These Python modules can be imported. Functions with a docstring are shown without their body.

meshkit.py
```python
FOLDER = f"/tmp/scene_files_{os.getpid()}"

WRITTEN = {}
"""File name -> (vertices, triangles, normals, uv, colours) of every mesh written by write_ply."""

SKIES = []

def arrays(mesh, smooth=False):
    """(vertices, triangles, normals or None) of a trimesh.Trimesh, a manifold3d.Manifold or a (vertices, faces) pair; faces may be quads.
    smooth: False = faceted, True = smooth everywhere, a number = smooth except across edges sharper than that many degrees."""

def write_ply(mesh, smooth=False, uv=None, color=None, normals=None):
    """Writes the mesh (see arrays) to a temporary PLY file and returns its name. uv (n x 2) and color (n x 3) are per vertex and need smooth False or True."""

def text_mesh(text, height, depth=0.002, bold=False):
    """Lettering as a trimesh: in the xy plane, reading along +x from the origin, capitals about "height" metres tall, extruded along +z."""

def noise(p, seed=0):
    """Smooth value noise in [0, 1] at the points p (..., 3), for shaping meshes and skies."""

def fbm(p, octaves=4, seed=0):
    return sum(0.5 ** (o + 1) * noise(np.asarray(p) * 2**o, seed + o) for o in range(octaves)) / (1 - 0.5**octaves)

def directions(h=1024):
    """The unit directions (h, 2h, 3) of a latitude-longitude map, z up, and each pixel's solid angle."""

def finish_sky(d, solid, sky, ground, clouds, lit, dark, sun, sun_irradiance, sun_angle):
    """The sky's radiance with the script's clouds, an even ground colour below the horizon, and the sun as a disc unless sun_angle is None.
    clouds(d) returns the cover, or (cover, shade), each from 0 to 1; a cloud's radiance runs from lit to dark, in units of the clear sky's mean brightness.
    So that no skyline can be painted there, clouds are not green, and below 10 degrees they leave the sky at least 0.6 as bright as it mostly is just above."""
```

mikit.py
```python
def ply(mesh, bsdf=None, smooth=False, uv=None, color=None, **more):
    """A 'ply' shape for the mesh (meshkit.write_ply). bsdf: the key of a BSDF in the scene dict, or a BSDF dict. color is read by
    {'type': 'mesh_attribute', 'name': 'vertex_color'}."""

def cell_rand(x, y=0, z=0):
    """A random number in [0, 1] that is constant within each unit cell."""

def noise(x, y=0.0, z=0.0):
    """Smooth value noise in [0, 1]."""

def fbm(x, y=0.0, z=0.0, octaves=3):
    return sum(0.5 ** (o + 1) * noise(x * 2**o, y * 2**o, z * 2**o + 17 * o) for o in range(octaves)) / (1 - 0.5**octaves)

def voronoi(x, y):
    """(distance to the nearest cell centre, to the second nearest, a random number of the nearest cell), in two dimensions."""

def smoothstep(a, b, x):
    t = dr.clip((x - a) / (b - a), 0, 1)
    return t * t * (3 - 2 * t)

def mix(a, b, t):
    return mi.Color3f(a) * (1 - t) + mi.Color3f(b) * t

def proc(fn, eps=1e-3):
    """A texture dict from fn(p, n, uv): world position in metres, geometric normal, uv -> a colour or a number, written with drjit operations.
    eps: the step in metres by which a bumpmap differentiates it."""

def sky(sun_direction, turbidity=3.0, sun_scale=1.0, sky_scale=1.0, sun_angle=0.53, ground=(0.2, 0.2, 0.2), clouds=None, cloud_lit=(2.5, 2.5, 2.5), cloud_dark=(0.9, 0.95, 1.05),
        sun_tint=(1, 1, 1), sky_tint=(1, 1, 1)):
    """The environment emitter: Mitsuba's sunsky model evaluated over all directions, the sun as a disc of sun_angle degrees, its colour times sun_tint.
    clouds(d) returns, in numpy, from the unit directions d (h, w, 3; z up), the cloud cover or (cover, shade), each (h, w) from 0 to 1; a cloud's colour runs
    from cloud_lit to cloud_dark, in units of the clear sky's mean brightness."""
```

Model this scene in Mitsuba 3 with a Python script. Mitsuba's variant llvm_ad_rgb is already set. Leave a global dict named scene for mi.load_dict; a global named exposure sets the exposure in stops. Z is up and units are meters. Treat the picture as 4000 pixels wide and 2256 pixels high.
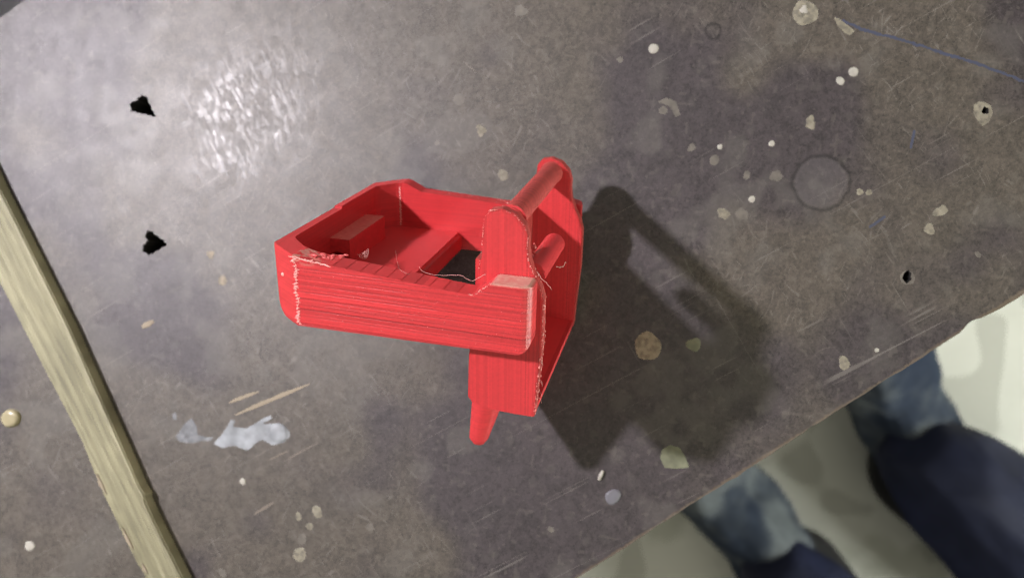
import math, random
import numpy as np, trimesh, manifold3d as m3
import drjit as dr, mitsuba as mi, mikit, meshkit
from shapely.geometry import Polygon, LineString
from mikit import noise, fbm, voronoi, smoothstep, mix, cell_rand

random.seed(7)
rng = np.random.default_rng(7)
T = mi.ScalarTransform4f
scene, labels = {}, {}
MM = 0.001

# ---------------------------------------------------------------- camera, light, exposure
EYE = np.array([62.75, -8.765, 217.57]) * MM
FWD = np.array([-0.13743639, -0.01125127, -0.99044669])
UP = np.array([-0.11452262, 0.99340996, 0.00460646])
scene['camera'] = {'type': 'thinlens', 'fov': 67.38, 'fov_axis': 'x', 'near_clip': 0.01, 'far_clip': 30.0,
                   'aperture_radius': 0.0010, 'focus_distance': 0.171,
                   'to_world': T().look_at(origin=EYE.tolist(), target=(EYE + FWD).tolist(), up=UP.tolist())}
exposure = 0.0
LAMP = np.array([-475.0, 131.0, 625.0]) * MM
LAMP_R, LAMP_L = 0.021, 2000.0
scene['room_light'] = {'type': 'constant', 'radiance': {'type': 'rgb', 'value': [0.33, 0.32, 0.265]}}
scene['work_lamp'] = {'type': 'sphere', 'center': LAMP.tolist(), 'radius': LAMP_R,
                      'emitter': {'type': 'area', 'radiance': {'type': 'rgb', 'value': [LAMP_L, LAMP_L * 0.94, LAMP_L * 1.0]}}}
labels['work_lamp'] = {'label': 'small bare white lamp bulb hanging over the far left of the table', 'category': 'lamp'}
scene['floor_fill_light'] = {'type': 'sphere', 'center': [1.15, -0.30, -0.15], 'radius': 0.19,  # added fill that brightens only the floor and legs below the table
                       'emitter': {'type': 'area', 'radiance': {'type': 'rgb', 'value': [33.0, 33.8, 30.5]}}}
labels['floor_fill_light'] = {'label': 'added unseen white fill light low over the pale concrete floor', 'category': 'lamp'}

scene['right_fill_panel'] = {'type': 'rectangle', 'to_world': T().look_at(origin=[0.95, -0.42, 0.95], target=[0.05, 0, 0], up=[0, 0, 1]).scale([0.55, 0.45, 1]),  # soft fill added from the right to lift the shadows
                          'emitter': {'type': 'area', 'radiance': {'type': 'rgb', 'value': [1.5, 1.45, 1.15]}}}
labels['right_fill_panel'] = {'label': 'added unseen soft white light panel up to the right of the table', 'category': 'light panel'}

# ---------------------------------------------------------------- helpers
CS, M = m3.CrossSection, m3.Manifold
B = np.array([[0.9968017063, -0.0296419958, -0.0742139502], [0.0, 0.9286646356, -0.3709204694], [0.0799146940, 0.3697341568, 0.9256944933]])  # bracket axes -> world


def shapely_cs(p):
    if p.geom_type != 'Polygon':
        p = max(p.geoms, key=lambda g: g.area)
    if not p.exterior.is_ccw:
        p = p.reverse() if hasattr(p, 'reverse') else Polygon(list(p.exterior.coords)[::-1])
    return CS([np.array(p.exterior.coords)[:-1]] + [np.array(h.coords)[:-1] for h in p.interiors])


def ext(pts, z0, z1):
    p = pts if hasattr(pts, 'geom_type') else Polygon(pts)
    from shapely.geometry.polygon import orient
    return M.extrude(shapely_cs(orient(p)), z1 - z0).translate([0, 0, z0])


def soft(pts, r):
    return Polygon(pts).buffer(-r, quad_segs=5).buffer(2 * r, quad_segs=5).buffer(-r, quad_segs=5)


def ext_bev(pts, z0, z1, b=0.5, n=3):
    """extrusion whose two rims are rounded in n small steps"""
    p = pts if hasattr(pts, 'geom_type') else Polygon(pts)
    out = ext(p, z0 + b, z1 - b)
    for k in range(n):
        a = math.pi / 2 * (k + 1) / (n + 1)
        out += ext(p.buffer(-b * (1 - math.cos(a))), z0 + b - b * math.sin(a), z1 - b + b * math.sin(a))
    return out


def ext_y(pts_xz, y0, y1):
    p = pts_xz if hasattr(pts_xz, 'geom_type') else Polygon(pts_xz)
    q = Polygon([(x, -z) for x, z in p.exterior.coords])
    return ext(q, 0, y1 - y0).rotate([-90, 0, 0]).translate([0, y0, 0])


def box(a, b):
    a, b = np.array(a, float), np.array(b, float)
    return M.cube(list(b - a)).translate(list(a))


def ring(c, d, r, n=28, squash=1.0):
    d = np.asarray(d, float) / np.linalg.norm(d)
    a = np.cross(d, [0.3, 0.9, 0.2]); a /= np.linalg.norm(a); b = np.cross(d, a)
    t = np.linspace(0, 2 * np.pi, n, endpoint=False)
    return c + np.outer(np.cos(t) * r, a) + np.outer(np.sin(t) * r * squash, b)


def hullpts(*a):
    return M.hull_points(np.vstack(a))


def cyl(p, q, r0, r1, n=32):
    p, q = np.array(p, float), np.array(q, float)
    return hullpts(ring(p, q - p, r0, n), ring(q, q - p, r1, n))


def tube(pts, rad, n=7):
    """swept tube as (V, F); rad a number or one per point"""
    pts = np.asarray(pts, float); k = len(pts)
    rad = np.broadcast_to(np.asarray(rad, float), (k,))
    tan = np.gradient(pts, axis=0); tan /= np.linalg.norm(tan, axis=1, keepdims=True)
    a = np.cross(tan, [0.31, 0.2, 0.93]); a /= np.linalg.norm(a, axis=1, keepdims=True); b = np.cross(tan, a)
    t = np.linspace(0, 2 * np.pi, n, endpoint=False)
    V = (pts[:, None] + rad[:, None, None] * (np.cos(t)[None, :, None] * a[:, None] + np.sin(t)[None, :, None] * b[:, None])).reshape(-1, 3)
    F = []
    for i in range(k - 1):
        for j in range(n):
            p0, p1 = i * n + j, i * n + (j + 1) % n
            F += [[p0, p1, p1 + n], [p0, p1 + n, p0 + n]]
    V = np.vstack([V, pts[0], pts[-1]])
    for j in range(n):
        F += [[len(V) - 2, (j + 1) % n, j], [len(V) - 1, (k - 1) * n + j, (k - 1) * n + (j + 1) % n]]
    return trimesh.Trimesh(V, np.array(F), process=False)


def to_tri(m):
    if hasattr(m, 'to_mesh'):
        q = m.to_mesh()
        return trimesh.Trimesh(np.array(q.vert_properties[:, :3], float), np.array(q.tri_verts), process=False)
    return m


def put(key, mesh, bsdf, local=False, smooth=30):
    """one scene entry from a mesh in millimetres (local: in the bracket's own axes)"""
    m = to_tri(mesh).copy()
    v = np.asarray(m.vertices)
    if local:
        v = v @ B.T
    m.vertices = v * MM
    if key in scene:
        k = 1
        while f'{key}_{k:03d}' in scene:
            k += 1
        key = f'{key}_{k:03d}'
    scene[key] = mikit.ply(m, bsdf, smooth=smooth)
    return key


def dome(x, y, r, h, seed=0, n=18, rough=0.12, z0=0.0):
    """a flattened drop with an uneven outline, sitting on the table"""
    g = np.random.default_rng(seed)
    t = np.linspace(0, 2 * np.pi, n, endpoint=False)
    w = 1 + rough * (g.normal() * np.cos(t * 2 + g.uniform(0, 6)) + g.normal() * 0.6 * np.cos(3 * t + g.uniform(0, 6)) + 0.4 * g.normal() * np.cos(5 * t + g.uniform(0, 6)))
    V, F = [], []
    prof = [(1.0, -0.02), (0.97, 0.45), (0.85, 0.8), (0.6, 0.95)]
    for s, q in prof:
        for a, k in zip(t, w):
            V.append((x + r * s * k * math.cos(a), y + r * s * k * math.sin(a), z0 + h * q))
    for i in range(len(prof) - 1):
        for j in range(n):
            a, b = i * n + j, i * n + (j + 1) % n
            F += [[a, b, b + n], [a, b + n, a + n]]
    V.append((x, y, z0 + h)); o = (len(prof) - 1) * n
    for j in range(n):
        F.append([o + j, o + (j + 1) % n, len(V) - 1])
    return trimesh.Trimesh(np.array(V), np.array(F), process=False)


def blob(pts, h, inset=0.35, z0=0.0):
    """thin raised patch with a rounded rim over a smoothed outline"""
    p = soft(pts, 0.25).simplify(0.05)
    out = ext(p, z0 - 0.03, z0 + h * 0.5)
    for k, q in ((0.4, 0.8), (1.0, 1.0)):
        s = p.buffer(-inset * k)
        if not s.is_empty:
            out += ext(s if s.geom_type == 'Polygon' else max(s.geoms, key=lambda g: g.area), z0, z0 + h * q)
    return out


# ---------------------------------------------------------------- measured outlines on the table top (millimetres)
DROPS = [(103.9, 72.5, 3.42, 'cream'), (64.5, 59.9, 1.42, 'white'), (118.2, 57.5, 1.32, 'white'), (115.1, 54.8, 1.13, 'white'), (25.9, 68.0, 1.72, 'faint'), (26.2, 20.9, 1.61, 'cream'), (18.4, 33.0, 1.51, 'cream'), (10.9, 41.4, 1.76, 'faint'), (108.7, 42.9, 1.55, 'cream'), (99.2, 36.4, 0.84, 'white'), (95.7, 20.8, 0.95, 'white'), (123.5, 25.5, 0.91, 'cream'), (125.8, 25.6, 0.81, 'cream'), (144.3, 22.4, 1.58, 'cream'), (142.1, 17.4, 1.39, 'cream'), (93.6, 27.2, 1.06, 'faint'), (101.4, 27.7, 1.57, 'faint'), (88.7, 16.1, 1.6, 'cream'), (93.5, 16.4, 1.69, 'faint'), (72.4, -22.7, 3.82, 'tan'), (84.8, -20.7, 1.93, 'green'), (85.6, 34.3, 0.75, 'white'), (78.0, 33.4, 1.08, 'faint'), (84.5, 30.5, 1.39, 'faint'), (124.7, -20.7, 1.63, 'cream'), (132.6, -16.2, 0.61, 'white'), (67.7, -65.7, 2.21, 'clear'), (-41.9, -77.9, 1.01, 'white'), (-17.7, -83.4, 1.72, 'cream'), (-19.5, -88.0, 1.11, 'cream'), (-23.3, -85.6, 1.12, 'cream'), (-21.6, -96.8, 2.11, 'cream'), (-21.4, -92.0, 1.49, 'faint'), (-55.4, -18.8, 1.41, 'tan'), (-60.1, -11.4, 1.16, 'tan'), (-109.5, -108.4, 1.65, 'white'), (-120.4, -69.6, 3.05, 'bead'), (5.9, 28.3, 0.83, 'faint'), (-45.1, -106.2, 1.28, 'faint'), (-1.3, -85.3, 1.09, 'faint'), (51.4, -77.6, 0.9, 'faint'), (154.8, 12.0, 0.78, 'faint'), (55.6, 56.2, 0.88, 'faint'), (69.1, 43.0, 1.2, 'faint')]
SMEAR = [[-52.52, -67.93], [-50.52, -65.5], [-48.87, -62.58], [-47.75, -60.02], [-46.32, -60.09], [-46.94, -62.05], [-42.7, -61.98], [-40.6, -60.62], [-37.78, -58.37], [-35.42, -56.98], [-34.74, -57.94], [-38.66, -60.4], [-35.94, -59.65], [-33.22, -59.06], [-30.64, -59.63], [-28.8, -61.09], [-28.65, -62.39], [-30.35, -64.48], [-33.82, -65.78], [-37.04, -64.64], [-39.4, -66.05], [-40.36, -67.52], [-41.65, -68.5], [-43.97, -68.04], [-45.44, -67.58], [-47.1, -67.95], [-49.26, -68.93]]
SMEAR2 = [[-64.95, -67.55], [-63.97, -66.06], [-63.05, -64.04], [-61.78, -62.51], [-60.49, -61.25], [-58.47, -63.66], [-57.91, -66.01], [-54.99, -66.4], [-52.45, -66.04], [-53.72, -67.43], [-56.56, -67.7], [-59.01, -68.86], [-62.17, -69.04], [-63.94, -68.75]]
GREEN = [[79.23, -53.02], [79.52, -50.74], [81.51, -49.12], [84.28, -49.5], [86.2, -52.0], [87.58, -54.57], [83.88, -55.46], [80.85, -55.68]]
SM3 = [[-37.12, -86.83], [-33.91, -83.92], [-31.29, -82.56], [-32.28, -84.87], [-35.17, -87.24]]
HEART1 = [[-92.62, 31.18], [-91.82, 32.35], [-89.97, 32.5], [-89.15, 34.52], [-87.17, 34.68], [-84.71, 32.93], [-83.98, 31.27], [-83.29, 28.76], [-85.63, 29.55], [-88.51, 29.18], [-91.24, 29.69]]
HEART2 = [[-83.36, -7.6], [-81.35, -6.65], [-78.62, -7.35], [-76.35, -8.7], [-74.63, -9.86], [-77.38, -11.13], [-78.82, -13.49], [-81.13, -13.0], [-83.27, -11.76], [-82.32, -9.7]]
# ---------------------------------------------------------------- materials
def luma(a, s):
    return mi.Color3f(a) * s


def streaks(x, y, ang, fine, long, lo, hi):
    c, s = math.cos(ang), math.sin(ang)
    u, v = x * c + y * s, y * c - x * s
    return smoothstep(lo, hi, noise(u / long + 31.7 * ang, v / fine, 3.1 * ang))


def board_parts(p):
    x, y = p.x * 1000, p.y * 1000
    wx, wy = x + 3 * (noise(x * 0.12, y * 0.12, 9.0) - 0.5), y + 3 * (noise(x * 0.12, y * 0.12, 4.0) - 0.5)
    st = streaks(wx, wy, 0.75, 0.42, 5.0, 0.80, 0.95) + 0.8 * streaks(wx, wy, 2.3, 0.36, 4.0, 0.82, 0.95) + 0.7 * streaks(wx, wy, 0.2, 0.40, 6.0, 0.83, 0.95) \
        + 0.7 * streaks(wx, wy, 1.25, 0.36, 4.0, 0.83, 0.95) + 0.7 * streaks(wx, wy, 2.8, 0.34, 3.0, 0.83, 0.95) + 0.7 * streaks(wx, wy, 0.5, 0.5, 2.6, 0.83, 0.95)
    worn = smoothstep(0.40, 0.62, fbm(x * 0.028 + 5, y * 0.028, 2.0, 3))
    return x, y, st * (0.22 + 0.78 * worn) * smoothstep(0.25, 0.6, fbm(x * 0.07, y * 0.07, 12.0, 2)), worn


def board_color(p, n, uv):
    x, y, st, worn = board_parts(p)
    wx, wy = x + 2.0 * (noise(x * 0.4, y * 0.4, 9.0) - 0.5), y + 2.0 * (noise(x * 0.4, y * 0.4, 4.0) - 0.5)
    mott = smoothstep(0.34, 0.66, fbm(wx * 0.33, wy * 0.33, 1.0, 3))
    fine = smoothstep(0.25, 0.75, fbm(wx * 1.0, wy * 1.0, 5.0, 2))
    base = mix((0.041, 0.033, 0.036), (0.073, 0.062, 0.050), worn)
    base = base * (0.78 + 0.20 * mott + 0.30 * fine + 0.40 * (noise(x * 2.4, y * 2.4, 5.0) - 0.5) + 0.42 * (noise(x * 4.6, y * 4.6, 8.0) - 0.5))
    patch = smoothstep(0.58, 0.74, fbm(x * 0.09, y * 0.09, 7.0, 3))
    base = mix(base, mi.Color3f(0.125, 0.118, 0.105), patch * 0.30)
    v1, v2, vr = voronoi(x * 0.16, y * 0.16)
    base = mix(base, mi.Color3f(0.15, 0.14, 0.12), dr.select(vr > 0.55, smoothstep(0.30, 0.12, v1 + 0.25 * (noise(x * 0.8, y * 0.8, 3.0) - 0.4)), 0.0) * 0.16)
    dots = smoothstep(0.80, 0.90, noise(x * 0.75, y * 0.75, 11.0))
    base = mix(base, mi.Color3f(0.17, 0.155, 0.13), dots * 0.18)
    base = mix(base, mi.Color3f(0.21, 0.195, 0.175), dr.clip(st + 0.9 * streaks(x, y, 0.62, 0.5, 26.0, 0.90, 0.98) + 0.8 * streaks(x, y, 2.2, 0.45, 22.0, 0.91, 0.98), 0, 1) * 0.48)
    # faint rings left by cups and a tin
    for cx, cy, r, w, k in ((113.2, 27.1, 7.4, 0.9, 0.5), (80.1, 65.9, 1.9, 0.7, 0.45)):
        d = dr.sqrt(dr.square(x - cx) + dr.square(y - cy)) + 0.8 * (noise(x * 0.5, y * 0.5) - 0.5)
        base = base * (1 - k * smoothstep(w, 0, dr.abs(d - r)))
    base = mix(base, mi.Color3f(0.125, 0.115, 0.12), smoothstep(7.2, 6.4, dr.sqrt(dr.square(x - 113.2) + dr.square(y - 27.1))) * 0.25)
    # bare plywood where the film is worn off along the edge
    e = (x - 60.18) * 0.6590 - (y + 90.10) * 0.7521
    raw = smoothstep(-0.5 - 0.7 * noise(x * 0.25, y * 0.25, 2.0), -0.25, e + 0.5 * (noise(x * 1.5, y * 1.5) - 0.5))
    base = mix(base, mi.Color3f(0.20, 0.15, 0.09), raw * 0.4)
    return base


def board_rough(p, n, uv):
    x, y, st, worn = board_parts(p)
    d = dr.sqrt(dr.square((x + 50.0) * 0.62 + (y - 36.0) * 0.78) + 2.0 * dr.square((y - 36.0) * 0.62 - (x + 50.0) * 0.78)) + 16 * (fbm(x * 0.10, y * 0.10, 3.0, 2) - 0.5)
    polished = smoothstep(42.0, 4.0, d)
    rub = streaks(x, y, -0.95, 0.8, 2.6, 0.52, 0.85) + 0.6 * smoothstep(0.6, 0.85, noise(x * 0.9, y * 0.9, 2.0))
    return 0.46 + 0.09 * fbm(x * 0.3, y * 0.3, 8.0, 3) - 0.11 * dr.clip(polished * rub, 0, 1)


def board_bump(p, n, uv):
    x, y = p.x * 1000, p.y * 1000
    u, v = x * 0.60 - y * 0.80, x * 0.80 + y * 0.60
    return (0.020 * fbm(x * 0.5, y * 0.5, 2.0, 2) + 0.011 * fbm(u * 1.3, v * 3.0, 6.0, 2) + 0.008 * noise(x * 2.6, y * 2.6, 4.0)) * MM


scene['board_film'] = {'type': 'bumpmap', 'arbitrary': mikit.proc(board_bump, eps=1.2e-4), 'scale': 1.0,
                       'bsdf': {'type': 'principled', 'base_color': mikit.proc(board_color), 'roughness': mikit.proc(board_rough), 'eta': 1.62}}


def flat(name, rgb, rough=0.5, **kw):
    scene[name] = {'type': 'principled', 'base_color': {'type': 'rgb', 'value': list(rgb)}, 'roughness': rough, **kw}
    return name


def speckled(name, rgb, amount, scale, rough=0.6):
    def fn(p, n, uv):
        x, y, z = p.x * 1000 * scale, p.y * 1000 * scale, p.z * 1000 * scale
        return mi.Color3f(rgb) * (1 - amount + 2 * amount * fbm(x, y, z, 3))
    scene[name] = {'type': 'principled', 'base_color': mikit.proc(fn), 'roughness': rough}
    return name


DROP = {'cream': speckled('drop_cream', (0.215, 0.198, 0.152), 0.6, 1.2), 'white': speckled('drop_white', (0.40, 0.385, 0.34), 0.25, 1.5, 0.5),
        'faint': speckled('drop_faint', (0.135, 0.123, 0.105), 0.35, 1.0, 0.5), 'tan': speckled('drop_tan', (0.25, 0.21, 0.15), 0.6, 1.1),
        'green': speckled('drop_green', (0.17, 0.18, 0.12), 0.3, 0.8, 0.5), 'clear': flat('drop_clear', (0.16, 0.16, 0.18), 0.12), 'bead': flat('drop_bead', (0.36, 0.32, 0.20), 0.25)}
speckled('white_paint', (0.28, 0.30, 0.32), 0.5, 0.5, 0.45)
speckled('thin_white_paint', (0.17, 0.178, 0.19), 0.5, 0.7, 0.5)
flat('pale_wood_chip', (0.30, 0.25, 0.18), 0.7)
flat('dull_gouge', (0.17, 0.145, 0.12), 0.8)
flat('hole_shade', (0.012, 0.011, 0.010), 0.9)
flat('raw_ply', (0.34, 0.28, 0.18), 0.8)
flat('blue_ink', (0.055, 0.062, 0.10), 0.5)
flat('shade_black', (0.012, 0.012, 0.013), 0.4)
flat('trestle_wood', (0.30, 0.23, 0.14), 0.7)


def batten_color(p, n, uv):
    x, y = p.x * 1000, p.y * 1000
    u, v = x * 0.577 - y * 0.817, x * 0.817 + y * 0.577
    g = noise(u * 0.02, v * 1.1, 3.0) * 0.6 + noise(u * 0.05, v * 3.0, 1.0) * 0.4
    c = mix((0.20, 0.187, 0.112), (0.285, 0.27, 0.17), smoothstep(0.25, 0.75, g))
    return c * (0.86 + 0.28 * fbm(x * 0.08, y * 0.08, 5.0, 2)) * (0.80 + 0.4 * noise(u * 0.25, v * 2.6, 8.0))


scene['batten_wood'] = {'type': 'principled', 'base_color': mikit.proc(batten_color), 'roughness': 0.65}


def local(p):
    x, y, z = p.x * 1000, p.y * 1000, p.z * 1000
    return [float(B[0, k]) * x + float(B[1, k]) * y + float(B[2, k]) * z for k in range(3)]


def red_tint(t, lo=0.62, hi=1.34):
    return mi.Color3f(0.54, 0.036, 0.041) * (lo + (hi - lo) * t)


def red_pla(name, axis, slope=0.0, worn=False, rough=0.42, side_shade=False, k=1.0):
    """printed red plastic; the layers lie across the given local axis"""
    other = {0: 1, 1: 0, 2: 0}[axis]

    def lay(p):
        q = local(p)
        a = q[axis] + slope * q[other]
        return q, a

    def line(a):
        c = a / 0.33
        deep = smoothstep(0.86, 0.99, cell_rand(dr.floor(a / 0.30), 8, axis))
        return 0.5 + k * (0.44 * (cell_rand(c, 3, axis) - 0.5) + 0.30 * (noise(a * 0.8, 3.5, 0.5) - 0.5) - 0.26 * deep)

    def col(p, n, uv):
        q, a = lay(p)
        c = red_tint(line(a) + 0.14 * (noise(q[0] * 3, q[1] * 3, q[2] * 3) - 0.5))
        if side_shade:  # side faces darkened by normal, standing in for weaker light there
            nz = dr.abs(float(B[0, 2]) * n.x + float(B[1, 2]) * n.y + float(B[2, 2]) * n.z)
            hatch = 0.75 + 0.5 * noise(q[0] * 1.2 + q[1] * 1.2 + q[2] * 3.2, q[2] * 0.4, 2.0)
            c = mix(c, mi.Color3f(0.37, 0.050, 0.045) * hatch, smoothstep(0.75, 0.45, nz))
        if worn:
            c = c * (1 - 0.35 * smoothstep(0.16, 0.02, dr.abs(q[1] - 6.6)) - 0.2 * smoothstep(0.12, 0.02, dr.abs(q[1] - 10.4)))
            w = smoothstep(42.0, 44.0, q[0]) * smoothstep(14.3, 14.9, q[1]) * smoothstep(57.6, 58.4, q[2])
            w = w * (0.55 + 0.6 * fbm(q[0] * 1.3, q[2] * 1.3, 4.0, 2))
            w2 = smoothstep(9.5, 1.0, q[0]) * smoothstep(13.6, 15.0, q[1]) * smoothstep(57.0, 59.0, q[2]) * smoothstep(0.42, 0.62, fbm(q[0] * 0.9, q[1] * 1.2, q[2] * 0.9, 3))
            c = mix(c, mi.Color3f(0.55, 0.33, 0.27), dr.clip(w * 0.85 + w2 * 0.6, 0, 1))
        return c

    def bump(p, n, uv):
        q, a = lay(p)
        return (0.10 * line(a) + 0.02 * noise(q[0] * 1.2, q[1] * 1.2, q[2] * 1.2)) * MM

    scene[name] = {'type': 'bumpmap', 'arbitrary': mikit.proc(bump, eps=5e-5), 'scale': 1.0,
                   'bsdf': {'type': 'principled', 'base_color': mikit.proc(col), 'roughness': rough, 'eta': 1.5}}
    return name


red_pla('red_walls', 1, 0.012, worn=True)
red_pla('red_inside', 1, 0.0, k=0.35, rough=0.33)


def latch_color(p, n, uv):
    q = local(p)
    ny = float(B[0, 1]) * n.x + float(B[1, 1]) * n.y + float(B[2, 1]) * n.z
    return mix(red_tint(0.5 + 0.3 * (noise(q[0] * 2, q[1] * 2, q[2] * 2) - 0.5)), mi.Color3f(0.62, 0.13, 0.12), smoothstep(0.5, 0.8, ny) * (0.7 + 0.5 * noise(q[0] * 1.5, q[2] * 1.5, 1.0)))  # top face made paler in the colour, standing in for light on it


scene['red_latch'] = {'type': 'principled', 'base_color': mikit.proc(latch_color), 'roughness': 0.4}
red_pla('red_ears', 0, 0.02, side_shade=True, k=0.6)
red_pla('red_pins', 0, 0.9, rough=0.5, side_shade=True)
flat('pale_pink', (0.74, 0.36, 0.33), 0.45)
flat('rim_pink', (0.74, 0.27, 0.25), 0.3)
flat('pink_strand', (0.66, 0.33, 0.31), 0.4)
flat('red_bead', (0.62, 0.10, 0.10), 0.3)


def concrete(p, n, uv):
    x, y = p.x, p.y
    c = mix((0.47, 0.475, 0.445), (0.66, 0.665, 0.62), fbm(x * 5, y * 5, 1.0, 3))
    c = mix(c, mi.Color3f(0.32, 0.33, 0.28), smoothstep(0.62, 0.75, fbm(x * 14 + 3, y * 14, 2.0, 3)) * 0.5)
    return mix(c, mi.Color3f(0.26, 0.26, 0.23), smoothstep(0.70, 0.78, noise(x * 26, y * 26, 4.0)) * 0.4)


scene['concrete'] = {'type': 'diffuse', 'reflectance': mikit.proc(concrete)}


def denim(p, n, uv):
    x, y, z = p.x, p.y, p.z
    f = fbm(x * 22, y * 22, z * 22, 3)
    c = mix((0.030, 0.038, 0.058), (0.112, 0.126, 0.138), smoothstep(0.30, 0.66, f))
    return c * (0.85 + 0.3 * noise(x * 160, y * 160, z * 160))


scene['denim'] = {'type': 'diffuse', 'reflectance': mikit.proc(denim)}


def navy(p, n, uv):
    x, y, z = p.x, p.y, p.z
    return mi.Color3f(0.010, 0.013, 0.036) * (0.6 + 0.8 * fbm(x * 30, y * 30, z * 30, 2))


scene['navy_suede'] = {'type': 'principled', 'base_color': mikit.proc(navy), 'roughness': 0.7, 'specular': 0.3}
flat('shoe_rubber', (0.010, 0.010, 0.012), 0.7)
flat('black_cloth', (0.010, 0.010, 0.012), 0.9)

# ---------------------------------------------------------------- the floor and what stands below the table
floor = trimesh.creation.box((6000, 6000, 40)); floor.apply_translation((0, 0, -770))
put('floor', floor, 'concrete', smooth=False)
labels['floor'] = {'label': 'pale grey concrete floor with dark stains seen past the table edge', 'kind': 'structure'}

# ---------------------------------------------------------------- the work table
D = np.array([0.7521, 0.6590]); N = np.array([0.6590, -0.7521])
edge0 = np.array([60.18, -90.10])
far0 = np.array([-135.31, 58.16])


def edge_noise(s):
    v = 0.10 * math.sin(s * 0.13) + 0.05 * math.sin(s * 0.41 + 1) + 0.04 * math.sin(s * 1.07 + 2)
    for c, w, d in ((-3, 2.2, 0.5), (28, 1.5, 0.35), (54, 1.8, -0.5), (77, 1.4, 0.5), (127, 2.6, 1.3), (138, 7.0, -0.8), (100, 3, 0.3)):
        v -= 0.7 * d * math.exp(-((s - c) / w) ** 2)
    return v


near_edge = [tuple(edge0 + D * s + N * edge_noise(s)) for s in np.arange(-420, 421, 0.8)]
D2 = np.array([0.785, 0.619])
far_edge = [tuple(far0 + D2 * s) for s in (420, -420)]
outline = Polygon(near_edge + far_edge).buffer(0)
board = ext(outline, -18.0, 0.0)


def heart(a, b, tip, ra, rb):
    from shapely.geometry import Point
    one = lambda c, q: Point(*c).buffer(q, quad_segs=6).union(Point(*tip).buffer(0.25, quad_segs=3)).convex_hull
    m = [0.36 * a[0] + 0.36 * b[0] + 0.28 * tip[0], 0.36 * a[1] + 0.36 * b[1] + 0.28 * tip[1]]
    g_ = one(a, ra).union(one(b, rb)).union(one(m, 1.45))
    return Polygon([(x + 0.20 * math.sin(4.1 * y + x) + 0.1 * math.sin(9 * y), y + 0.20 * math.sin(3.7 * x + 1) + 0.1 * math.sin(8 * x)) for x, y in g_.buffer(0.15).buffer(-0.15).segmentize(0.4).exterior.coords]).buffer(0)


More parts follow.
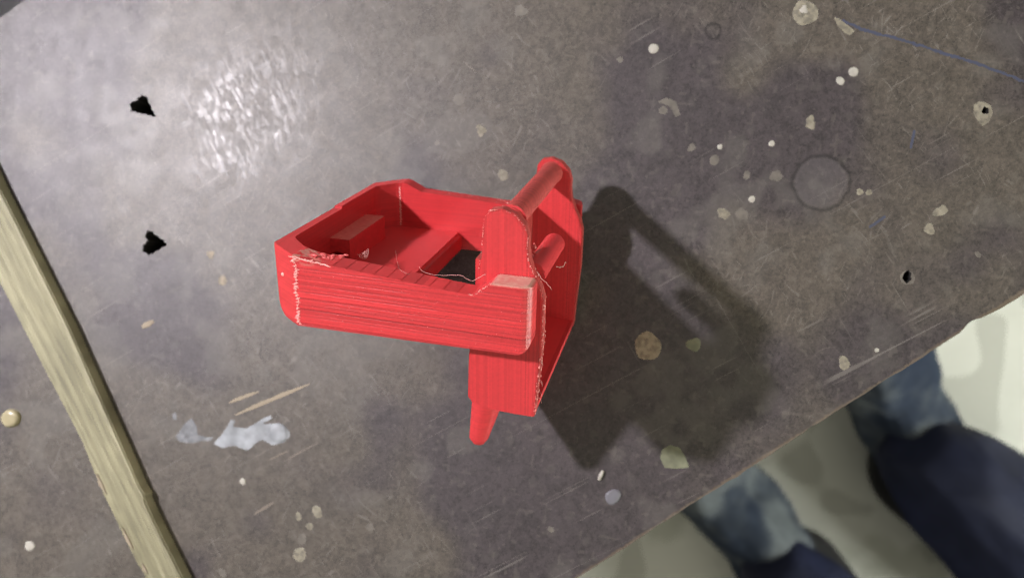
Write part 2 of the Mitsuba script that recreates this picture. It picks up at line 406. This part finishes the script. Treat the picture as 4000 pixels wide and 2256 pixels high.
holes = [heart((-90.1, 31.1), (-87.9, 33.0), (-83.2, 28.6), 1.75, 1.75), heart((-80.6, -7.9), (-80.4, -11.6), (-74.8, -9.9), 1.55, 2.1)]
small_holes = []
for i, (x, y, r) in enumerate(((152.4, 49.8, 0.9), (137.9, 4.3, 1.25))):
    g = np.random.default_rng(40 + i)
    small_holes.append(Polygon([(x + r * (1 + 0.25 * g.normal()) * math.cos(a), y + r * (1 + 0.25 * g.normal()) * math.sin(a)) for a in np.linspace(0, 6.28, 10)[:-1]]).buffer(0.15))
for p in holes + small_holes:
    board -= ext(p, -14.0, 1.0)
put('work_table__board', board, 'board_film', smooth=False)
labels['work_table'] = {'label': 'scratched dark brown plywood table with pale paint drops and stains', 'category': 'table'}
labels['work_table__board'] = {'label': 'scratched dark brown film-faced plywood board'}
for p in holes + small_holes:
    rim = p.buffer(0.10)
    lining = ext(rim, -15.0, -0.25) - ext(p.buffer(-0.12), -14.0, 0.1)  # black lining puts the shade of a deep hole into the colour
    put('work_table__hole', lining, 'hole_shade', smooth=False)
labels['work_table__hole'] = {'label': 'black heart-shaped hole cut into the board near its upper left'}
labels['work_table__hole_001'] = {'label': 'black heart-shaped hole cut into the board nearer the pale batten'}
labels['work_table__hole_002'] = {'label': 'small chipped screw hole with a pale torn rim'}
labels['work_table__hole_003'] = {'label': 'small dark screw hole near the table edge'}
# torn pale rim round the two small holes
put('work_table__torn_rim', blob([(149.2, 51.2), (150.6, 52.2), (152.0, 52.0), (153.6, 51.3), (154.3, 49.3), (153.6, 47.0), (152.1, 45.6), (150.8, 47.0), (149.6, 48.6)], 0.06) - ext(small_holes[0], -1, 1), 'drop_cream')
put('work_table__torn_rim', blob([(136.0, 4.2), (136.6, 2.6), (138.0, 2.0), (139.7, 2.6), (140.0, 4.2), (139.0, 5.8), (137.0, 5.6)], 0.06) - ext(small_holes[1], -1, 1), 'drop_faint')
for i, (x, y, r, kind) in enumerate(DROPS):
    h = {'bead': 1.6, 'clear': 0.7, 'white': 0.22 * r, 'cream': 0.10, 'faint': 0.03, 'tan': 0.10, 'green': 0.06}[kind]
    put('work_table__paint_drop', dome(x, y, r, h, i, rough=0.06 if kind in ('bead', 'clear', 'white') else 0.15), DROP[kind], smooth=60)
labels['work_table__paint_drop'] = {'label': 'large round cream paint drop near the blue pen line'}
put('work_table__paint_drop', dome(103.5, 73.3, 1.1, 0.3, 77), 'drop_white', smooth=60)
put('work_table__paint_smear', blob(SMEAR, 0.35, 0.6), 'white_paint')
put('work_table__paint_smear', dome(-32.3, -61.9, 3.0, 0.8, 5, rough=0.04), 'white_paint', smooth=60)
put('work_table__paint_smear', blob(SMEAR2, 0.06), 'thin_white_paint')
put('work_table__paint_smear', dome(-66.0, -61.6, 0.9, 0.06, 8), 'thin_white_paint', smooth=60)
labels['work_table__paint_smear'] = {'label': 'thick bluish white paint smear'}
put('work_table__stain', blob(GREEN, 0.04), 'drop_green')
put('work_table__stain', blob([(67.0, 45.2), (69.5, 46.6), (72.4, 45.8), (74.0, 42.0), (72.6, 41.4), (71.0, 44.0), (69.0, 44.8)], 0.03), 'drop_faint')
put('work_table__wood_chip', blob([(-80.14, -35.94), (-79.37, -34.62), (-76.87, -33.34), (-75.77, -33.7), (-77.16, -35.33), (-79.16, -36.32)], 0.4), 'pale_wood_chip')
put('work_table__wood_chip', blob([(111.25, 71.9), (112.82, 71.6), (115.01, 70.08), (117.25, 68.51), (116.37, 67.16), (114.77, 67.7), (112.81, 69.5)], 0.15), 'drop_cream')
for a, b, w in (((-48.9, -55.1), (-39.8, -50.5), 0.75), ((-46.5, -58.5), (-24.2, -46.1), 0.85), ((-37.1, -87.3), (-31.3, -82.6), 0.7), ((-34.5, -70.5), (-28.5, -66.6), 0.35), ((-29.5, -70.0), (-19.8, -63.0), 0.30), ((10.9, 52.4), (15.5, 49.0), 0.18)):
    a, b = np.array(a), np.array(b)
    t = np.linspace(0, 1, 9)
    nrm = np.array([-(b - a)[1], (b - a)[0]]) / np.linalg.norm(b - a)
    g = np.random.default_rng(int(abs(a[0]) * 10))
    wid = w * np.sin(np.pi * (0.06 + 0.9 * t)) ** 0.7 * (0.7 + 0.5 * g.random(9))
    up = [tuple(a + (b - a) * s + nrm * q) for s, q in zip(t, wid)]
    dn = [tuple(a + (b - a) * s - nrm * q * 0.5) for s, q in zip(t, wid)]
    put('work_table__gouge', ext(Polygon(up + dn[::-1]).buffer(0), -0.02, 0.12), 'dull_gouge' if w < 0.72 else 'pale_wood_chip', smooth=False)
pen = LineString([(112.4, 71.5), (116.03, 70.15), (120.29, 68.72), (126.53, 67.55), (129.64, 66.91), (135.85, 65.33), (143.04, 63.41), (149.12, 62.07), (155.22, 60.11), (160.89, 58.14), (172, 54)])
g = np.random.default_rng(3)
for s in np.arange(0, pen.length - 1.4, 1.5):
    seg = LineString([pen.interpolate(s), pen.interpolate(s + 0.8), pen.interpolate(s + 1.5 - 0.3 * g.random())])
    a = np.array(seg.coords) + g.normal(0, 0.10, (3, 2))
    put('work_table__pen_line', ext(LineString(a).buffer(0.24 + 0.22 * g.random()), -0.02, 0.012), 'blue_ink', smooth=False)
labels['work_table__pen_line'] = {'label': 'faded blue pen line'}
for l in ([(135.4, 42.9), (135.2, 40.6), (135.0, 38.6)], [(130.5, 19.5), (128.6, 17.7), (127.2, 16.5)]):
    put('work_table__pen_line', ext(LineString(l).buffer(0.35), -0.02, 0.010), 'blue_ink', smooth=False)
for s in (-330, 330):
    c = edge0 + D * s - N * 115
    for q in (-70, 70):
        leg = trimesh.creation.box((60, 60, 731)); leg.apply_translation((c[0] + N[0] * q, c[1] + N[1] * q, -18.5 - 365.5))
        put('work_table__leg', leg, 'trestle_wood', smooth=False)

# ---------------------------------------------------------------- the pale batten lying across the table
BL = [(-260, 150.5), (-160, 23.0), (-124.21, -27.93), (-111.28, -45.33), (-91.45, -71.81), (-86.96, -79.61), (-82.11, -87.31), (-78.98, -91.64), (-76.12, -96.0), (-71.47, -102.44), (-69.15, -105.65), (-66.9, -107.9), (-66.16, -109.1), (-20, -174)]
BR = [(-8.5, -171), (-54.2, -107.6), (-65.2, -92.3), (-69.2, -86.3), (-69.5, -84.6), (-71.52, -82.34), (-74.39, -77.75), (-100.12, -37.87), (-127.6, 0.5), (-150, 33), (-250, 166)]
bp = Polygon([(62.75 + (x - 62.75) * 1.0085, -8.77 + (y + 8.77) * 1.0085) for x, y in BL + BR]).buffer(0)
bat = ext(bp, 0.02, 3.7) + ext(bp.buffer(-0.3), 3.5, 4.2)
put('wooden_batten', bat, 'batten_wood', smooth=30)
labels['wooden_batten'] = {'label': 'narrow pale raw wood batten lying across the left side of the dark table', 'category': 'batten'}
for x, y, l, a in ((-84.5, -84.0, 7.0, -0.96), (-74.0, -99.0, 7.5, -0.94), (-67.5, -107.0, 3.5, -0.9)):
    d = np.array([math.cos(a), math.sin(a)]); nn = np.array([d[1], -d[0]])
    c = np.array([x, y])
    put('wooden_batten__splinter', ext(Polygon([tuple(c - d * l / 2), tuple(c + nn * 0.9), tuple(c + d * l / 2), tuple(c - nn * 0.25)]), 2.8, 4.6), 'pale_wood_chip', smooth=False)
rice = hullpts(ring(np.array([63.25, -61.5, 0.6]), (0.12, 0.4, 0.03), 0.45, 10), ring(np.array([63.6, -60.2, 0.75]), (0.12, 0.4, 0.03), 0.62, 10), ring(np.array([64.1, -58.8, 0.6]), (0.2, 0.4, 0.0), 0.4, 10))
put('plastic_crumb', rice, 'drop_white')
labels['plastic_crumb'] = {'label': 'tiny elongated white crumb lying on the table in the tip of the bracket shadow', 'category': 'crumb'}

# ---------------------------------------------------------------- the red printed bracket, in its own axes (millimetres)
K = 'plastic_bracket'
labels[K] = {'label': 'red 3D printed plastic bracket with an open tray and two ears standing on the table', 'category': 'bracket'}


def stepped(a, b, n):
    """a gentle slope printed as n layer steps"""
    (x0, y0), (x1, y1) = a, b
    out = []
    for k in range(n):
        xs, xe = x0 + (x1 - x0) * k / n, x0 + (x1 - x0) * (k + 1) / n
        ym = y0 + (y1 - y0) * (k + 0.5) / n
        out += [(xs + 0.05, ym), (xe - 0.05, ym - 0.62 * abs(y1 - y0) / n)]
    return out


ftop = [(-7, 16.6), (0.4, 16.1), (2.0, 15.6), (4.2, 15.2)] + stepped((6.0, 15.1), (39.2, 11.95), 11) + [(39.9, 12.2), (40.6, 12.7), (42.9, 14.7), (43.6, 15.0), (50.4, 15.0), (51.3, 14.4)]
btop = [(-7, 17), (1.3, 17.6), (2.6, 17.3), (6.4, 15.4)] + stepped((7.0, 15.4), (40, 13.6), 11) + [(42, 14.6), (45, 16.4), (50.4, 16.0), (51.3, 15.4)]
corner = [(51.3 - 3 + 3 * math.cos(t), 3 - 3 * math.sin(t)) for t in np.linspace(0.05, math.pi / 2, 7)]
bot = corner + [(-7 + 3 - 3 * math.sin(t), 3.4 - 3.4 * math.cos(t)) for t in np.linspace(0.05, math.pi / 2, 7)]


def arc(cx, cz, r, a0, a1):
    return [(cx + r * math.cos(t), cz + r * math.sin(t)) for t in np.linspace(a0, a1, 9)]


plan = [(-7, 5), (-7, 59), (0, 64)] + arc(49.0, 61.7, 2.3, math.pi / 2, 0) + arc(49.0, 2.3, 2.3, 0, -math.pi / 2) + [(0, 0)]
inner = soft([(-5, 9), (-5, 54), (0, 58.5), (70, 58.5), (70, 4.5), (0, 4.5)], 2.2)
body = (ext(ftop + bot, 30, 64.0) + ext(btop + bot, 0, 30)) ^ ext_y(plan, -1, 30)
tray = body - ext_y(inner, 4.9, 40)
# rounded lip where the floor turns down into its opening, and the opening
tray -= box((18.2, -1, 4.5), (70, 6, 58.5))
tray -= cyl((18.2, 4.9, 4.6), (18.2, 4.9, 58.4), 0.9, 0.9, 20)
front = tray ^ box((0, -1, 58.5), (60, 30, 70))
back = tray ^ box((0, -1, -5), (60, 30, 4.5))
end = tray ^ box((-20, -1, -5), (0, 30, 70))
floor_plate = tray ^ box((0, -1, 4.5), (60, 30, 58.5))
put(K + '__front_wall', front, 'red_walls', True, smooth=False)
put(K + '__back_wall', back, 'red_inside', True, smooth=False)
put(K + '__end_wall', end, 'red_inside', True, smooth=False)
put(K + '__tray_floor', floor_plate, 'red_inside', True, smooth=False)
labels[K + '__front_wall'] = {'label': 'long ribbed side wall facing the camera with a stepped, worn top edge'}
ear = soft([(39.4, 19), (39.9, 26.4), (41.0, 28.0), (43.4, 28.5), (46.2, 27.6), (48.2, 25.4), (48.9, 23.2), (48.85, 21.0), (49.2, 18.6), (50.4, 15.4), (51.8, 12.8), (52.6, 10), (52.7, 0), (52.1, -9), (51.7, -17.6), (47.5, -17.6), (43.5, -17.4), (40.0, -16.9), (37.6, -16.3), (36.5, -14.9), (36.7, -4.6)], 0.4)
put(K + '__ear', ext_bev(ear, 54.6, 58.3, 0.8, 5), 'red_ears', True, smooth=False)
put(K + '__ear', ext_bev(ear, 5.2, 9.0, 0.8, 5), 'red_ears', True, smooth=False)
labels[K + '__ear'] = {'label': 'upper ear plate with a rounded lobe behind the front wall'}
labels[K + '__ear_001'] = {'label': 'lower ear plate near the table'}
put(K + '__base_plate', ext(soft([(51.6, -15.9), (51.6, -17.4), (43.3, -17.2), (40.0, -16.7), (37.7, -16.0), (36.7, -14.8), (37.3, -13.2), (39.5, -14.6)], 0.1), 8.0, 55.0), 'red_walls', True)
put(K + '__inner_web', box((37.2, -15, 8), (39.3, 16.4, 55)), 'red_ears', True)
put(K + '__crossbar', cyl((43.8, 24.9, 8.0), (44.6, 25.6, 55.5), 2.75, 2.6, 40) + cyl((44.6, 25.5, 53.2), (44.7, 25.6, 55.0), 2.6, 3.1, 40) + cyl((43.9, 25.0, 9.5), (43.8, 24.9, 8.6), 2.7, 3.2, 40), 'red_pins', True)
stub = hullpts(ring(np.array([49.6, 13.9, 32.6]), (0, 0, 1), 2.5), ring(np.array([49.7, 14.5, 55.5]), (0, 0.03, 1), 2.6), ring(np.array([49.6, 13.85, 31.3]), (0, 0, 1), 2.1), ring(np.array([49.6, 13.8, 30.3]), (0, 0, 1), 1.2))
put(K + '__stub_pin', stub, 'red_inside', True)


def foot_ring(xc, w, y, zc, n=9):
    t = np.linspace(0, math.pi, n)
    return np.stack([xc - w * np.cos(t), np.full(n, y), zc + w * 0.9 * np.sin(t)], 1)


foot = hullpts(foot_ring(38.0, 4.5, -14.5, 42.0), foot_ring(35.2, 2.4, -34.2, 44.0), foot_ring(35.2, 1.5, -35.6, 44.0), *[np.array([(x, y, z)]) for x, y, z in ((33.6, -14.5, 8), (41.6, -15.8, 8), (33.1, -29.6, 10), (34.0, -30.8, 10), (35.6, -31.0, 10), (36.8, -29.8, 10))])
put(K + '__foot_blade', foot, 'red_inside', True, smooth=40)
latch = box((-5.6, 4.5, 16), (0.2, 11.1, 37.5)) - cyl((-3.0, 5.0, 33), (-3.0, 5.0, 40), 2.6, 2.9, 20)
put(K + '__latch_block', latch, 'red_latch', True)


# frayed seam down the corner of the front wall: short pale dashes where the layers start and stop
g = np.random.default_rng(11)
dashes = []
for y in np.arange(0.4, 15.8, 0.34):
    w = abs(g.normal(0.55, 0.35)) + 0.2
    c = 0.35 + g.normal(0, 0.22) - 0.15 * math.sin(y * 0.9)
    b = trimesh.creation.icosphere(1); b.apply_scale((w * 0.55, 0.12, 0.10)); b.apply_translation((c, y, 63.98)); dashes.append(b)
for k in range(26):
    x = 1.0 + 7.5 * (k / 26)
    b = trimesh.creation.icosphere(1); b.apply_scale((0.35 + 0.3 * g.random(), 0.1, 0.1)); b.apply_translation((x, 15.7 - 0.13 * x + g.normal(0, 0.12), 63.95)); dashes.append(b)
for y in np.arange(5.4, 16.3, 0.3):  # pale dashes painting a gloss highlight up the inner back corner
    b = trimesh.creation.icosphere(1); b.apply_scale((0.16 + 0.22 * g.random(), 0.16, 0.10)); b.apply_translation((0.15 + g.normal(0, 0.08), y, 4.62)); dashes.append(b)
put(K + '__seam_and_glint', trimesh.util.concatenate(dashes), 'pale_pink', True, smooth=True)
labels[K + '__seam_and_glint'] = {'label': 'frayed pale seam down the corner of the front wall and a painted gloss highlight up the inner back corner', 'kind': 'stuff'}
# beads of plastic along the sharp rims of the ears and the wall ends
beads = []


def bead(p, r, flat_=1.0):
    b = trimesh.creation.icosphere(1, radius=1.0); b.apply_scale((r, r * flat_, r)); b.apply_translation(p); beads.append(b)


rim = ear.exterior
for s in np.arange(0, rim.length, 0.42):
    q = rim.interpolate(s)
    if g.random() < 0.7 and q.x > 39.0 and q.y > 14 or (q.x > 50.5 and g.random() < 0.5):
        bead((q.x - 0.06 + g.normal(0, 0.04), q.y + g.normal(0, 0.04), 58.12 + g.normal(0, 0.05)), abs(g.normal(0.07, 0.05)) + 0.03)
    if q.x > 50 and g.random() < 0.6:
        bead((q.x + 0.02, q.y + g.normal(0, 0.1), g.uniform(54.8, 57.8)), abs(g.normal(0.08, 0.05)) + 0.04, 1.5)
for y in np.arange(1.5, 14.4, 0.3):
    bead((50.55 + g.normal(0, 0.05), y, 63.55 + g.normal(0, 0.05)), 0.07 + 0.07 * g.random())
for x in np.arange(38.6, 43.2, 0.28):
    bead((x, (11.95 if x < 39.6 else 11.95 + (x - 39.6) * 0.86) + g.normal(0, 0.1), 63.9), 0.09 + 0.09 * g.random())
for k in range(90):
    bead((g.uniform(1, 50), g.uniform(0.3, 14) * (0.75 + 0.2 * g.random()), 63.99), 0.04 + 0.05 * g.random())
for k in range(40):
    bead((g.uniform(6, 45), 14.2 + g.normal(0, 0.6), g.uniform(1, 4)), 0.10 + 0.07 * g.random())
for k in range(16):
    bead((g.uniform(42.5, 46.5), 27.3 + g.normal(0, 0.5), g.uniform(52.5, 54.6)), 0.10 + 0.12 * g.random())
put(K + '__plastic_beads', trimesh.util.concatenate(beads), 'rim_pink', True, smooth=True)
labels[K + '__plastic_beads'] = {'label': 'tiny pale beads of plastic along the rims', 'kind': 'stuff'}
# rough torn lumps left on the worn corner of the front wall and beside the stub pin
lumps = []
for k in range(60):
    r = 0.22 + 0.45 * g.random()
    b = trimesh.creation.icosphere(1, radius=1.0); b.apply_scale((r * (0.6 + g.random()), r * 0.5, r * (0.5 + 0.7 * g.random())))
    t = g.random()
    b.apply_translation((2.5 + 6.5 * t + g.normal(0, 0.5), 15.3 - 0.12 * 6.5 * t + g.normal(0, 0.12), 60.8 - 2.2 * t + g.normal(0, 0.9))); lumps.append(b)
for k in range(36):
    r = 0.2 + 0.35 * g.random()
    b = trimesh.creation.icosphere(1, radius=1.0); b.apply_scale((r, r * (0.8 + g.random()), r * 0.8))
    b.apply_translation((47.6 + g.normal(0, 0.7), 15.5 + g.uniform(-2.8, 2.6), 49 + g.normal(0, 1.6))); lumps.append(b)
put(K + '__torn_lumps', trimesh.util.concatenate(lumps), 'red_bead', True, smooth=True)
labels[K + '__torn_lumps'] = {'label': 'torn lumps of plastic on the worn corner', 'kind': 'stuff'}


def strand(pts, r=0.11, jit=0.0, seed=0, key='strand'):
    pts = np.array(pts, float)
    t = np.linspace(0, 1, len(pts)); tt = np.linspace(0, 1, 26)
    from scipy.interpolate import PchipInterpolator
    q = PchipInterpolator(t, pts)(tt) + np.random.default_rng(seed).normal(0, jit, (26, 3))
    rr = r * 0.42 * (0.8 + 0.5 * np.random.default_rng(seed + 1).random(26))
    put(K + '__' + key, tube(q, rr), 'pink_strand', True, smooth=True)


strand([(25.7, 14.3, 57.5), (26.6, 13.2, 57.6), (29.4, 12.75, 57.6), (33.0, 13.2, 57.6), (35.1, 13.4, 57.6), (36.0, 12.7, 57.6), (37.3, 12.5, 57.7), (38.6, 13.3, 58.2), (40.4, 14.6, 58.4)], 0.12, 0.04, 1)
strand([(20.3, 17.0, 57), (20.6, 15.2, 57.4), (21.6, 13.6, 58.5), (23.4, 13.5, 60), (24.6, 13.4, 60.5)], 0.05, 0.02, 2)
strand([(51.0, 16.0, 57.5), (51.8, 14.8, 57.6), (53.0, 13.6, 57.2), (54.0, 12.2, 57.0)], 0.13, 0.05, 3)
strand([(52.6, 13.0, 45), (53.6, 12.6, 44), (54.3, 13.4, 43)], 0.22, 0.08, 4)
strand([(7.0, 14.6, 61), (9.0, 13.9, 62.4), (10.6, 12.2, 63.6), (11.2, 12.0, 64.0)], 0.12, 0.03, 5)
for k in range(7):
    strand([(4.0 + 0.3 * k, 8.6 + 0.25 * k, 39.0), (5.5 + 0.3 * k, 9.4, 41.0 + 0.5 * k), (7.0, 10.4 + 0.2 * k, 44.0 + 0.6 * k)], 0.12, 0.05, 20 + k)
for k in range(9):
    x0, y0 = 52.4 + 0.2 * g.random(), g.uniform(-14, 9)
    strand([(x0 - 0.3, y0, 57.6), (x0 + 0.25, y0 - 0.8, 57.0), (x0 + 0.1 + 0.3 * g.random(), y0 - 2.2, 56.0)], 0.07, 0.04, 40 + k)
fl = trimesh.creation.icosphere(1, radius=1); fl.apply_scale((0.5, 0.45, 0.35)); fl.apply_translation((-4.4, 10.2, 60.9))
put(K + '__plastic_fleck', fl, 'pale_pink', True, smooth=True)

# ---------------------------------------------------------------- the person's legs stretched out under the table
def limb(spec, wrinkle=5.0, seed=0, step=11.0):
    """one continuous surface from a chain of spheres; wrinkled afterwards"""
    m = M()
    for (a, ra), (b, rb) in zip(spec[:-1], spec[1:]):
        m += hullpts(*[ring(np.array(c, float), d, r, 14) for c, r in ((a, ra), (b, rb)) for d in ((1, 0, 0), (0, 1, 0), (0, 0, 1))])
    m = m.refine_to_length(step)
    t = to_tri(m); t.merge_vertices()
    trimesh.smoothing.filter_taubin(t, iterations=12)
    v = t.vertices; n = t.vertex_normals
    w = meshkit.fbm(v * 0.016 + seed) - 0.5 if hasattr(meshkit, 'fbm') else np.zeros(len(v))
    w2 = meshkit.fbm(v * np.array([0.035, 0.035, 0.06]) + seed + 9) - 0.5
    t.vertices = v + n * ((w * 2 * wrinkle + w2 * wrinkle)[:, None])
    return t


j = []
leg_a = [((60, 520, -215), 95), ((182, 205, -300), 66), ((300, 15, -560), 56), ((360, -72, -668), 51), ((398, -128, -682), 50), ((420, -158, -680), 46)]
leg_b = [((-70, 470, -215), 95), ((-20, 110, -300), 66), ((120, -110, -560), 56), ((190, -208, -668), 49), ((246, -256, -682), 50), ((280, -296, -680), 44)]
jeans = trimesh.util.concatenate([limb(leg_a, 10, 1), limb(leg_b, 10, 5), limb([((60, 520, -215), 95), ((0, 560, -200), 110), ((-70, 470, -215), 95)], 4, 3)])
put('person__jeans', jeans, 'denim', smooth=True)
labels['person'] = {'label': 'person in faded blue jeans and navy boots with legs stretched out under the table', 'category': 'person'}
labels['person__jeans'] = {'label': 'faded blue jeans'}


def boot(spec, seed):
    t = limb(spec, 2.5, seed, 9.0)
    v = t.vertices.copy(); v[:, 2] = np.maximum(v[:, 2], -742 + 0.08 * (v[:, 2] + 742)); t.vertices = v
    return t


for n_, sp in enumerate(([((405, -150, -652), 50), ((440, -172, -650), 66), ((500, -212, -655), 78), ((610, -296, -672), 74), ((680, -352, -690), 55)],
                         [((276, -298, -655), 46), ((306, -326, -652), 60), ((356, -380, -660), 70), ((450, -470, -680), 68), ((510, -528, -695), 50)])):
    k = put('person__boot', boot(sp, n_), 'navy_suede', smooth=True)
    path = LineString([c[:2] for c, _ in sp[1:]])
    put(k + '__sole', ext_bev(path.buffer(64, quad_segs=12), -749.5, -722, 5), 'shoe_rubber')
labels['person__boot'] = {'label': 'navy boot on the right'}
labels['person__boot_001'] = {'label': 'navy boot at the bottom edge'}
shade_sheet = trimesh.creation.box((420, 400, 20)); shade_sheet.apply_transform(trimesh.transformations.rotation_matrix(0.68, (0, 0, 1))); shade_sheet.apply_translation((-330, 240, -140))  # added black sheet where there is only dark floor shade
put('shade_panel', shade_sheet, 'shade_black', smooth=False)
labels['shade_panel'] = {'label': 'added black panel standing for the shade below the far edge of the table at the top left corner', 'category': 'panel'}
